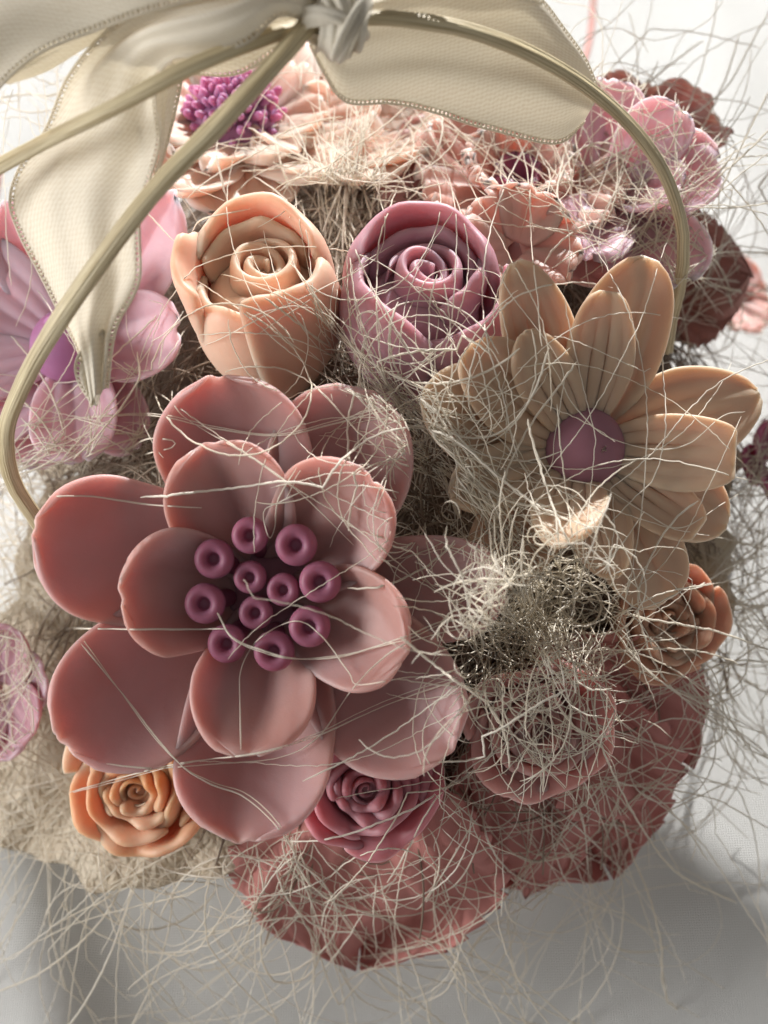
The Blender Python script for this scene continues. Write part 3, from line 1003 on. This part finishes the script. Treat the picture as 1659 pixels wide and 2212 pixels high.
def strip(name, ea, eb, bulge=.002, wr=.0006, picA=True, picB=True, n=70, seed=0, wl=5.0):
    a = crom([P(*q) for q in ea], n)
    b = crom([P(*q) for q in eb], n)
    r_ = np.random.default_rng(seed)
    ph = r_.uniform(0, 6.28, 5)
    L = np.linalg.norm(np.diff((a + b) / 2, axis=0), axis=1).sum()
    Wm = np.linalg.norm(a - b, axis=1).mean()

    def f(u, v):
        x = u * (n - 1)
        i = np.clip(x.astype(int), 0, n - 2)
        fr = (x - i)[..., None]
        A = a[i] * (1 - fr) + a[i + 1] * fr
        B = b[i] * (1 - fr) + b[i + 1] * fr
        s = ((v + 1) / 2)[..., None]
        p = A * (1 - s) + B * s
        d = bulge * np.sin(math.pi * (v + 1) / 2) + wr * np.sin(wl * v + 2.2 * u + ph[0]) * (1 - .4 * np.abs(v)) + wr * .7 * np.sin(2 * wl * v + 6 * u + ph[1]) + wr * .35 * np.sin(19 * u + 3 * v + ph[2])
        return p + Fv * d[..., None]
    st = slab(name, f, n, 31, .00028, M_RIB, bow, RM, uv=(L, Wm))
    for on, sgn in ((picA, -1), (picB, 1)):
        if not on:
            continue
        uu = np.linspace(0, 1, 400)
        e = f(uu, np.full_like(uu, sgn * .995))
        inn = f(uu, np.full_like(uu, sgn * .93))
        out = e - inn
        out /= np.linalg.norm(out, axis=1, keepdims=True) + 1e-9
        cum = np.concatenate([[0], np.cumsum(np.linalg.norm(np.diff(e, axis=0), axis=1))])
        polys, rad = [], []
        for s in np.arange(.0004, cum[-1], .00105):
            k = min(int(np.searchsorted(cum, s)), 399)
            polys.append(np.array([e[k] - out[k] * .0002, e[k] + out[k] * .0004, e[k] + out[k] * .0008]))
            rad.append(.00031)
        kk = np.linspace(0, 399, 110).astype(int)
        cord = e[kk] + out[kk] * .0009
        polys.append(cord)
        rad.append(.00034)
        V, F = tubes(polys, rad, 5)
        mesh_obj('picot_edge', V, [tuple(map(int, q)) for q in F], M_RIB, st)
    return st


# upper left loop (leaves the frame at the top left)
strip('loop', [(-60, 250, .238), (0, 172, .236), (80, 105, .234), (180, 55, .232), (330, 8, .229), (480, -20, .228), (640, -10, .232), (720, 20, .236)],
      [(-260, 60, .250), (-200, -60, .252), (-120, -180, .25), (0, -260, .246), (200, -280, .244), (420, -200, .24), (600, -90, .236), (715, -10, .236)], .006, .0012, True, False, seed=1)
# second lower layer of that loop
strip('loop', [(20, 182, .246), (110, 150, .246), (200, 95, .244), (300, 45, .241), (420, 0, .24)],
      [(-20, 190, .243), (60, 120, .242), (170, 70, .238), (300, 18, .236), (420, -20, .236)], .001, .0003, False, False, seed=2)
# band from the knot that turns down to become the tail
strip('tail', [(690, -30, .233), (560, -15, .231), (420, 10, .231), (300, 35, .235), (215, 95, .243), (150, 175, .252), (105, 280, .258), (45, 370, .262), (28, 440, .264), (50, 510, .264), (85, 580, .264), (128, 670, .263), (172, 765, .262), (196, 876, .262)],
      [(672, 40, .235), (600, 22, .230), (530, 75, .230), (440, 112, .232), (370, 122, .235), (335, 160, .240), (330, 215, .243), (340, 300, .244), (322, 380, .246), (297, 470, .248), (296, 590, .252), (280, 640, .254), (242, 715, .258), (230, 840, .262)], .0022, .0009, True, True, n=110, seed=3, wl=4.2)
# folded back edge of the tail
strip('tail_fold', [(318, 175, .2475), (322, 215, .2475), (336, 270, .248), (345, 335, .249), (320, 420, .251)],
      [(394, 118, .2505), (388, 165, .251), (376, 230, .252), (354, 325, .252), (325, 420, .252)], .0006, .0002, False, True, n=40, seed=4)
# curled tip
strip('tail_tip', [(236, 716, .2585), (203, 742, .2605), (174, 782, .2620), (174, 822, .2625), (204, 876, .262)],
      [(240, 716, .260), (232, 750, .2625), (234, 785, .264), (225, 830, .2635), (209, 878, .2623)], .0005, .0002, True, False, n=40, seed=5)
# lower layer under the band
strip('loop', [(672, 0, .240), (600, 5, .241), (520, 45, .244), (440, 112, .246), (370, 128, .248)],
      [(668, 48, .242), (585, 110, .246), (520, 150, .249), (450, 156, .251), (380, 148, .252)], .001, .0004, False, True, n=50, seed=6)
# right loop
strip('loop', [(735, -10, .244), (840, -40, .249), (980, -45, .253), (1110, -30, .258), (1168, 5, .262), (1215, 65, .268), (1262, 135, .275), (1292, 212, .281)],
      [(672, 92, .245), (700, 150, .250), (748, 212, .256), (845, 214, .261), (950, 236, .266), (1060, 272, .272), (1200, 302, .279), (1262, 262, .282)], .0035, .0008, True, True, n=80, seed=7)
strip('loop', [(730, -8, .238), (860, -30, .240), (1010, -24, .244), (1130, -8, .250), (1172, -2, .254)],
      [(735, -60, .238), (860, -90, .24), (1020, -90, .244), (1140, -70, .25), (1180, -60, .254)], .002, .0005, True, False, n=50, seed=8)


# knot: wraps of folded ribbon
def knot_wrap(cx, cy, t, rx, ry, wd, tilt, seed, half=1.0):
    c0 = P(cx, cy, t)
    ax1 = unit(Rv * math.cos(tilt) + Uv * math.sin(tilt))
    ax2 = unit(np.cross(Fv, ax1))
    r_ = np.random.default_rng(seed)
    ph = r_.uniform(0, 6.28, 4)

    def f(u, v):
        th = u * 2 * math.pi * half - 1.2
        fold = .0007 * np.sin(5 * v + ph[0] + 1.5 * np.sin(th)) + .0004 * np.sin(11 * v + ph[1])
        rr = 1 - .16 * v * v
        p = c0 + ax2 * ((rx * rr + fold) * np.cos(th))[..., None] + Fv * ((ry * rr + fold) * np.sin(th))[..., None] + ax1 * (wd * v + .0015 * np.sin(th + ph[2]))[..., None]
        return p
    slab('knot', f, 60, 25, .0004, M_RIB, bow, RM, uv=(.05, .02))


knot_wrap(738, 40, .2365, .0066, .0058, .0046, .15, 1)
knot_wrap(722, 52, .2350, .0058, .0052, .0030, 1.05, 2)
knot_wrap(757, 58, .2350, .0062, .0050, .0026, -.75, 3)
knot_wrap(715, 20, .2345, .0050, .0055, .0028, .5, 4)

# ------------------------------------------------------------------ sisal
bpy.context.view_layer.update()


def gather(skip):
    Vs, Fs, off = [], [], 0
    for o in list(S.objects):
        if o.type != 'MESH':
            continue
        r = o
        while r.parent:
            r = r.parent
        if r.name.split('.')[0] in skip or o.name.split('.')[0] in ('handle',):
            continue
        m = o.matrix_world
        me = o.data
        co = np.empty(len(me.vertices) * 3, np.float32)
        me.vertices.foreach_get('co', co)
        co = co.reshape(-1, 3) @ np.array(m)[:3, :3].T + np.array(m)[:3, 3]
        Vs.append(co)
        for p in me.polygons:
            Fs.append(tuple(i + off for i in p.vertices))
        off += len(co)
    return BVHTree.FromPolygons(np.vstack(Vs).tolist(), Fs)


BV = gather(('ribbon_bow', 'ground_cloth', 'cord'))
CV = Vector(CAM)
PROT = [big, dai] + [o for o in S.objects if o.type == 'EMPTY' and o.name.startswith('rose') ]
pv, pf, off = [], [], 0
for r in PROT:
    for o in r.children:
        if o.type != 'MESH':
            continue
        m = np.array(r.matrix_world @ o.matrix_local) if False else np.array(o.matrix_world)
        for v in o.data.vertices:
            pv.append(m[:3, :3] @ np.array(v.co) + m[:3, 3])
        for p in o.data.polygons:
            pf.append(tuple(i + off for i in p.vertices))
        off += len(o.data.vertices)
PBV = BVHTree.FromPolygons([tuple(v) for v in pv], pf)


def prot_at(x, y, t):
    d = ray(x, y)
    dl = np.linalg.norm(d)
    h = PBV.ray_cast(CV, Vector(d / dl))
    return h[0] is not None and h[3] / dl < t + .002



def depth_at(x, y):
    d = ray(x, y)
    dl = np.linalg.norm(d)
    h = BV.ray_cast(CV, Vector(d / dl))
    return h[3] / dl if h[0] is not None else None


def drape(xy, lift=.0006, edge_t=.36, it=4, sm=2.0, under=0.0):
    """lay a photo-plane path over the bouquet; returns 3D points"""
    n = len(xy)
    ts = np.array([(depth_at(x, y) or 9) for x, y in xy])
    # over open cloth the strand keeps the depth of its nearest support and sags a little
    good = ts < 5
    if not good.any():
        base = np.full(n, edge_t)
    else:
        idx = np.arange(n)
        base = np.interp(idx, idx[good], ts[good])
        dist = np.array([np.min(np.abs(idx[good] - i)) for i in idx])
        base = np.where(good, base, np.minimum(base + dist * .0006, edge_t + .03))
    cap = base - lift
    t = cap.copy()
    ker = np.exp(-np.linspace(-2, 2, 9) ** 2)
    ker /= ker.sum()
    for _ in range(it):
        p = np.pad(t, 4, mode='edge')
        t = np.minimum(np.convolve(p, ker, 'valid'), cap)
    p = np.pad(t, 2, mode='edge')
    t = np.convolve(p, np.ones(5) / 5, 'valid')
    t = t + under
    return np.array([P(x, y, q) for (x, y), q in zip(xy, t)])


def wander(x, y, head, length, curv=.9, kink=.05, step=11.0, drift=None):
    pts = [(x, y)]
    k = rng.normal(0, curv) / 250
    k0 = k
    n = max(6, int(length / step))
    for _ in range(n):
        k += rng.normal(0, curv) / 1100
        k = k * .93 + k0 * .07
        head += k * step
        if rng.random() < kink * .45:
            head += rng.normal(0, .8)
        x += math.cos(head) * step
        y += math.sin(head) * step
        pts.append((x, y))
    return np.array(pts)


def tuft(name, label, specs, mat, lift=(.0004, .004), sides=4, under=False, dens=1.0, avoid=None):
    polys, rad = [], []
    for fn, num in specs:
        for _ in range(int(num * dens * .66)):
            x, y, h, L, cv, kk = fn()
            xy = wander(x, y, h, L * 1.9, cv * .85, kk)
            l = rng.uniform(*lift)
            if avoid and (np.hypot(xy[:, 0] - avoid[0], xy[:, 1] - avoid[1]) < avoid[2]).any():
                continue
            if under:
                keep = np.array([not prot_at(a, b, depth_at(a, b) or 9) for a, b in xy])
                if keep.sum() < 6:
                    continue
                # the longest free run, plus a little that tucks in below the flower
                best, cur, st, bs = 0, 0, 0, 0
                for i_, k_ in enumerate(keep):
                    cur = cur + 1 if k_ else 0
                    if cur > best:
                        best, bs = cur, i_ - cur + 1
                if best < 6:
                    continue
                xy = xy[bs:bs + best]
            p = drape(xy, l)
            p = p + (Rv * rng.normal(0, .0002) + rng.normal(0, .00008, p.shape))
            r = rng.choice([.00011, .00014, .00018, .00025], p=[.34, .36, .22, .08])
            polys.append(p)
            tp = np.ones(len(p))
            tp[:2] = (.55, .8)
            tp[-2:] = (.8, .45)
            rad.append(r * tp)
    V, F = tubes(polys, rad, sides)
    o = big_mesh(name, V, F, mat)
    return tag(o, label, 'sisal', None, 'stuff')


def along(pts, spread, dirjit, L, cv=1.0, kk=.05, both=True):
    c = crom(pts, 60)

    def fn():
        i = rng.integers(0, 58)
        p = c[i]
        d = c[i + 1] - c[i]
        h = math.atan2(d[1], d[0]) + rng.normal(0, dirjit) + (math.pi if both and rng.random() < .5 else 0)
        n = np.array([-d[1], d[0]]) / (np.linalg.norm(d) + 1e-9)
        q = p + n * rng.normal(0, spread) 
        LL = rng.uniform(*L)
        q = q - np.array([math.cos(h), math.sin(h)]) * LL * .4
        return q[0], q[1], h, LL, cv * rng.uniform(.3, 1.6), kk
    return fn


def blob(cx, cy, sx, sy, L, cv=1.0, kk=.05, head=None, hj=3.2):
    def fn():
        h = rng.uniform(0, 6.283) if head is None else head + rng.normal(0, hj)
        return cx + rng.normal(0, sx), cy + rng.normal(0, sy), h, rng.uniform(*L), cv * rng.uniform(.3, 1.7), kk
    return fn


def radial(a0, a1, r0, r1, L, cv=.7, kk=.05, cx=830, cy=1000, sx=1.0, sy=1.0, jit=.5):
    def fn():
        a = math.radians(rng.uniform(a0, a1))
        r = rng.uniform(r0, r1)
        h = math.atan2(-math.sin(a), math.cos(a)) + rng.normal(0, jit)
        return cx + r * sx * math.cos(a), cy - r * sy * math.sin(a), h, rng.uniform(*L), cv * rng.uniform(.3, 1.6), kk
    return fn


# bed between the flowers
polys, rad = [], []
for _ in range(2200):
    a = rng.uniform(0, 6.283)
    r = .098 * math.sqrt(rng.uniform(0, 1))
    x, y = r * math.cos(a), .062 + 1.17 * r * math.sin(a)
    h = rng.uniform(0, 6.283)
    k = rng.normal(0, 35)
    pts = []
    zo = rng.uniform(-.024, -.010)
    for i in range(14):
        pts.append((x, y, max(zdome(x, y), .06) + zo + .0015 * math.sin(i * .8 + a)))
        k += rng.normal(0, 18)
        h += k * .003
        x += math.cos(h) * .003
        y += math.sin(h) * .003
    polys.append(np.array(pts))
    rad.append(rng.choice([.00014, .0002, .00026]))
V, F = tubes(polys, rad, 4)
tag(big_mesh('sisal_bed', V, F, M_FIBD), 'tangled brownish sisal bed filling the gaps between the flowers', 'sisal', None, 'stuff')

tuft('sisal_tuft', 'dense diagonal tuft of cream sisal between the largest flower and the beige daisy', [
    (along([(705, 690), (770, 780), (860, 870), (960, 980), (1050, 1090), (1120, 1200)], 20, .24, (130, 300), .8, .05), 150),
    (along([(760, 800), (900, 920), (1010, 1010), (1100, 1130)], 60, .9, (120, 330), 1.8, .10), 24),
    (blob(980, 1080, 70, 80, (120, 330), 2.4, .10), 26)], M_FIB)
tuft('sisal_tuft', 'matted knot of cream sisal below the beige daisy', [
    (blob(1140, 1330, 75, 60, (60, 150), 4.5, .08), 380),
    (along([(1020, 1400), (1150, 1340), (1320, 1330), (1450, 1290)], 40, .5, (150, 420), 1.2, .06), 30),
    (along([(1150, 1380), (1160, 1480), (1120, 1600), (1180, 1700)], 70, .6, (140, 360), 1.4, .05), 30)], M_FIB, lift=(.005, .024), dens=.9)
tuft('sisal_tuft', 'loose sisal hanging between the two rosebuds', [
    (along([(738, 420), (735, 500), (730, 620), (740, 740)], 28, .22, (110, 240), .7, .05), 110),
    (along([(700, 390), (760, 370), (860, 340)], 40, .8, (80, 200), 2.0, .07), 25), (blob(740, 440, 40, 55, (60, 140), 1.8, .05), 90)], M_FIB, under=True, lift=(.004, .020), dens=1.25)
tuft('sisal_tuft', 'web of sisal strands over the carnation and under the right ribbon loop', [
    (along([(850, 260), (960, 310), (1100, 360), (1250, 420)], 55, .4, (200, 460), 1.1, .06), 60),
    (blob(1060, 350, 110, 60, (150, 380), 1.8, .07), 55),
    (along([(600, 260), (720, 320), (850, 330)], 55, .7, (150, 300), 1.2, .05), 16),
    (blob(1240, 500, 80, 50, (120, 300), 1.4, .07), 40)], M_FIB, under=True, dens=0.27)
tuft('sisal_fringe', 'wispy sisal fringe at the upper right over the white cloth', [
    (radial(20, 62, 640, 800, (120, 420), .9, .05, jit=.7), 150),
    (blob(1390, 220, 60, 60, (70, 200), 2.0, .08), 80),
    (along([(1460, 480), (1500, 400), (1560, 330), (1659, 280)], 40, .6, (140, 380), .9, .04), 50),
    (along([(1470, 450), (1480, 600), (1440, 700)], 40, .5, (120, 280), .9, .05), 60)], M_FIB, under=True, dens=0.6)
tuft('sisal_fringe', 'wispy sisal fringe at the right over the white cloth', [
    (radial(-38, 8, 640, 800, (140, 430), .9, .05, jit=.8), 150),
    (along([(1540, 1150), (1600, 1060), (1690, 980)], 40, .5, (160, 400), .6, .04), 60),
    (along([(1430, 1400), (1520, 1360), (1680, 1380)], 60, .5, (160, 420), .9, .05), 70),
    (blob(1560, 1400, 60, 90, (80, 240), 1.6, .07), 110)], M_FIB, under=True, dens=0.65)
tuft('sisal_fringe', 'fan of loose sisal over the salmon leaves at the lower right', [
    (along([(960, 1560), (1060, 1680), (1200, 1800), (1320, 1900)], 70, .5, (180, 460), .9, .05), 140),
    (blob(1060, 1680, 90, 70, (100, 280), 1.5, .06), 150),
    (blob(1300, 1600, 90, 70, (120, 320), 1.4, .06), 90),
    (radial(-75, -48, 700, 1000, (180, 480), .9, .05, jit=.6), 50)], M_FIB, under=True, dens=0.28)
tuft('sisal_fringe', 'loose sisal trailing down over the white cloth at the bottom', [
    (radial(-118, -80, 780, 1000, (200, 520), .8, .05, jit=.5), 110),
    (blob(650, 1900, 70, 70, (100, 260), 1.6, .07), 130),
    (blob(500, 1960, 170, 60, (120, 330), 1.4, .08), 60),
    (along([(900, 1980), (980, 2080), (1000, 2180)], 160, .7, (160, 400), 1.2, .05), 30)], M_FIB, under=True, dens=0.5)
tuft('sisal_fringe', 'loose sisal over the cream sheet at the lower left', [
    (radial(-140, -118, 800, 1050, (180, 500), .7, .05, jit=.6), 70),
    (blob(110, 1750, 110, 110, (120, 330), 1.3, .06), 100)], M_FIB, under=True, dens=.8)
tuft('sisal_fringe', 'fuzzy sisal at the left edge beside the largest flower', [
    (blob(120, 1030, 90, 25, (100, 280), 1.0, .05, 0.0, .5), 150),
    (blob(50, 1230, 50, 80, (100, 260), 1.2, .05), 190),
    (blob(60, 1370, 50, 40, (120, 280), 1.2, .05), 60),
    (blob(260, 950, 70, 40, (80, 220), 1.3, .06), 40)], M_FIB, under=True, dens=.85)
tuft('sisal_fringe', 'white sisal at the upper left behind the ribbon loop', [
    (blob(60, 210, 60, 40, (120, 300), 1.2, .06), 110),
    (blob(420, 380, 50, 40, (80, 200), 1.2, .06), 25),
    (blob(660, 210, 50, 50, (120, 300), 1.0, .05), 8)], M_FIB, under=True, dens=0.6, lift=(.001, .012))



def nest(name, label, gen, num, tfun, tj, mat):
    polys, rad = [], []
    for _ in range(num):
        x, y, h, L, cv, kk = gen()
        xy = wander(x, y, h, L, cv, kk, 9.0)
        n = len(xy)
        w = np.cumsum(rng.normal(0, .0004, n))
        t = np.array([tfun(a, b) for a, b in xy]) + rng.normal(0, tj) + w
        keep = [(a, b, c) for (a, b), c in zip(xy, t) if not prot_at(a, b, c)]
        if len(keep) < 6:
            continue
        polys.append(np.array([P(*k) for k in keep]))
        r = np.full(len(keep), rng.choice([.00011, .00014, .00018, .00024]))
        r[0] *= .5
        r[-1] *= .5
        rad.append(r)
    # break strands where the protected stretch was dropped
    out, orad = [], []
    for p, r in zip(polys, rad):
        d = np.linalg.norm(np.diff(p, axis=0), axis=1)
        cuts = [0] + [i + 1 for i in range(len(d)) if d[i] > .004] + [len(p)]
        for a, b in zip(cuts, cuts[1:]):
            if b - a > 5:
                out.append(p[a:b])
                orad.append(r[a:b])
    V, F = tubes(out, orad, 4)
    return tag(big_mesh(name, V, F, mat), label, 'sisal', None, 'stuff')


nest('sisal_nest', 'column of pale sisal running down between the peach and mauve rosebuds',
     along([(735, 340), (738, 450), (730, 600), (745, 760)], 30, .22, (150, 340), .8, .03), 170,
     lambda x, y: float(np.interp(y, [320, 760], [.340, .303])) + .000004 * abs(x - 738) , .004, M_FIB)
nest('sisal_nest', 'bright curled nest of sisal below the beige daisy, over the dark gap',
     blob(1130, 1310, 60, 55, (120, 330), 4.2, .06), 150, lambda x, y: .303 + .00006 * max(0, abs(x - 1130) - 60), .005, M_FIB)

tuft('sisal_sweep', 'long cream sisal strands sweeping loosely over the middle and right of the bouquet', [
    (blob(960, 900, 130, 170, (330, 640), .9, .02), 26),
    (along([(700, 640), (860, 860), (1040, 1080), (1180, 1330), (1230, 1600)], 60, .5, (300, 620), .9, .02), 46),
    (blob(1150, 1480, 130, 140, (300, 560), 1.2, .02), 40),
    (blob(1120, 1150, 110, 120, (260, 520), 1.2, .03), 12),
    (along([(860, 300), (1050, 360), (1280, 420)], 60, .35, (260, 480), .8, .02), 16),
    (blob(900, 1900, 220, 120, (300, 620), 1.0, .02), 16),
    (blob(1480, 1500, 90, 150, (260, 520), 1.0, .02), 26)], M_FIB, lift=(.001, .006), avoid=(560, 1300, 250))

STR = [
    ('long pair of sisal strands crossing from the lilac daisy to the central tuft', [(50, 918), (180, 903), (330, 897), (460, 925), (600, 941), (720, 916), (860, 882), (960, 888), (1060, 935), (1130, 1010), (1150, 1050)], .0003, .003),
    ('curving sisal strand falling past the peach rosebud onto the top petal', [(820, 430), (832, 480), (810, 560), (690, 625), (600, 668), (480, 730), (430, 752), (395, 790), (371, 850), (385, 890), (440, 930), (560, 1000), (660, 1080), (760, 1180)], .00022, .003),
    ('short hooked sisal strand above the upper left petal', [(252, 1000), (330, 977), (372, 966), (373, 952), (320, 948), (285, 966), (262, 990)], .00034, .002),
    ('short flat sisal strand lying on the left upper petal', [(105, 1072), (200, 1072), (330, 1090), (437, 1097)], .00034, .003),
    ('straight pale sisal strand running left from the plum stamens', [(40, 1368), (70, 1360), (130, 1356), (300, 1359), (420, 1359), (486, 1357)], .00036, .004),
    ('frayed sisal strand lying from the stamens to the right petal', [(472, 1325), (500, 1375), (560, 1402), (640, 1422), (740, 1416), (870, 1376), (960, 1342), (1060, 1345), (1150, 1400)], .00032, .003),
    ('looped sisal strand standing over the lower stamens', [(520, 1620), (517, 1510), (522, 1440), (560, 1378), (635, 1340), (690, 1370), (750, 1450), (775, 1478), (900, 1460), (1050, 1480), (1250, 1490)], .00024, .004),
    ('pair of sisal strands sweeping under the lowest inner petal', [(150, 1712), (260, 1680), (385, 1649), (560, 1625), (680, 1590), (840, 1520), (1010, 1462), (1130, 1440), (1230, 1400)], .00028, .003),
    ('upper sisal strand of the crossing over the bottom petal', [(230, 1650), (330, 1660), (470, 1650), (600, 1636), (690, 1590), (770, 1480), (860, 1400), (960, 1365), (1050, 1350)], .00026, .0035),
    ('long sisal strand arching from the left petals down to the salmon leaf', [(175, 1390), (265, 1500), (380, 1642), (450, 1690), (530, 1722), (605, 1795), (650, 1880), (652, 1960), (610, 2010), (560, 2050), (500, 2090), (420, 2150)], .0003, .004),
    ('bent sisal strand with a sharp corner over the wine pink rose', [(1052, 1738), (1010, 1800), (930, 1935), (930, 1942), (990, 1905), (1030, 1830), (1055, 1735)], .00032, .004),
    ('long wavy sisal strand dropping over the lower right leaf to the cloth', [(1000, 1500), (1040, 1570), (1100, 1580), (1160, 1640), (1230, 1710), (1262, 1780), (1272, 1900), (1290, 1985), (1330, 2045), (1400, 2055), (1452, 2040)], .00028, .004),
    ('round loop of sisal beside the right lower petal', [(1130, 1370), (1040, 1420), (935, 1468), (915, 1490), (940, 1550), (1000, 1600), (1045, 1590), (1055, 1550), (1020, 1480), (1000, 1440)], .00024, .004),
    ('angular sisal strand over the mauve rosebud and the daisy petals', [(960, 770), (900, 745), (925, 602), (1058, 590), (1110, 650), (1210, 790), (1212, 870), (1198, 950), (1190, 1010), (1150, 1060)], .0002, .003),
    ('sisal strand curving over the plum centre of the beige daisy', [(1175, 760), (1210, 820), (1235, 870), (1290, 930), (1340, 955), (1420, 972), (1490, 958), (1560, 900), (1610, 890)], .00024, .003),
    ('sisal strand crossing below the plum centre with a fork', [(1120, 1010), (1190, 1030), (1300, 1052), (1392, 1105), (1470, 1140), (1560, 1090), (1659, 1030)], .00024, .003),
    ('pale kinked sisal strand falling from the fork to the knot of sisal', [(1392, 1105), (1340, 1180), (1300, 1220), (1230, 1260), (1160, 1330), (1120, 1350)], .0003, .003),
    ('long upright sisal strand over the cream sheet at the lower left', [(55, 1330), (50, 1450), (72, 1560), (64, 1700), (100, 1850), (108, 2000), (135, 2130), (160, 2240)], .0003, .006),
    ('crooked sisal strand rising along the mauve rosebud', [(680, 640), (720, 720), (800, 770), (770, 690), (810, 680), (830, 740)], .00022, .004),
    ('short bright sisal strand at the top of the peach rosebud', [(415, 500), (440, 472), (540, 450)], .0003, .002),
    ('sharp folded sisal strand above the stamens', [(640, 1010), (600, 1080), (592, 1140), (580, 1160), (568, 1105), (600, 1085), (650, 1060)], .00026, .003),
    ('oval loop of sisal lying on the cloth at the bottom', [(1000, 2090), (1040, 2020), (1090, 1990), (1115, 2005), (1090, 2060), (1050, 2110), (1010, 2120), (990, 2100), (1000, 2060)], .00034, .004),
]
for lab, pts, r, l in STR:
    L = np.linalg.norm(np.diff(np.array(pts), axis=0), axis=1).sum()
    n = int(L / 7)
    xy = crom(pts, n)
    xy = xy + np.cumsum(rng.normal(0, .35, xy.shape), axis=0) * .5
    p = drape(xy, l * .4 + .0004)
    tp = np.ones(n)
    tp[:4] = (.4, .6, .8, .9)
    tp[-4:] = (.9, .8, .6, .4)
    polys, rads = [p], [r * .6 * tp * (1 + .2 * np.sin(np.arange(n) * .21 + len(lab)))]
    if 'pair' in lab or 'frayed' in lab or 'long' in lab:
        off = crom(rng.normal(0, 1, (6, 2)) * 5, n)
        polys.append(drape(xy + off, l * .5))
        rads.append(r * .4)
    V, F = tubes(polys, rads, 5, .75)
    o = big_mesh('sisal_strand', V, F, M_FIB)
    tag(o, lab, 'sisal strand', 'loose sisal strands')
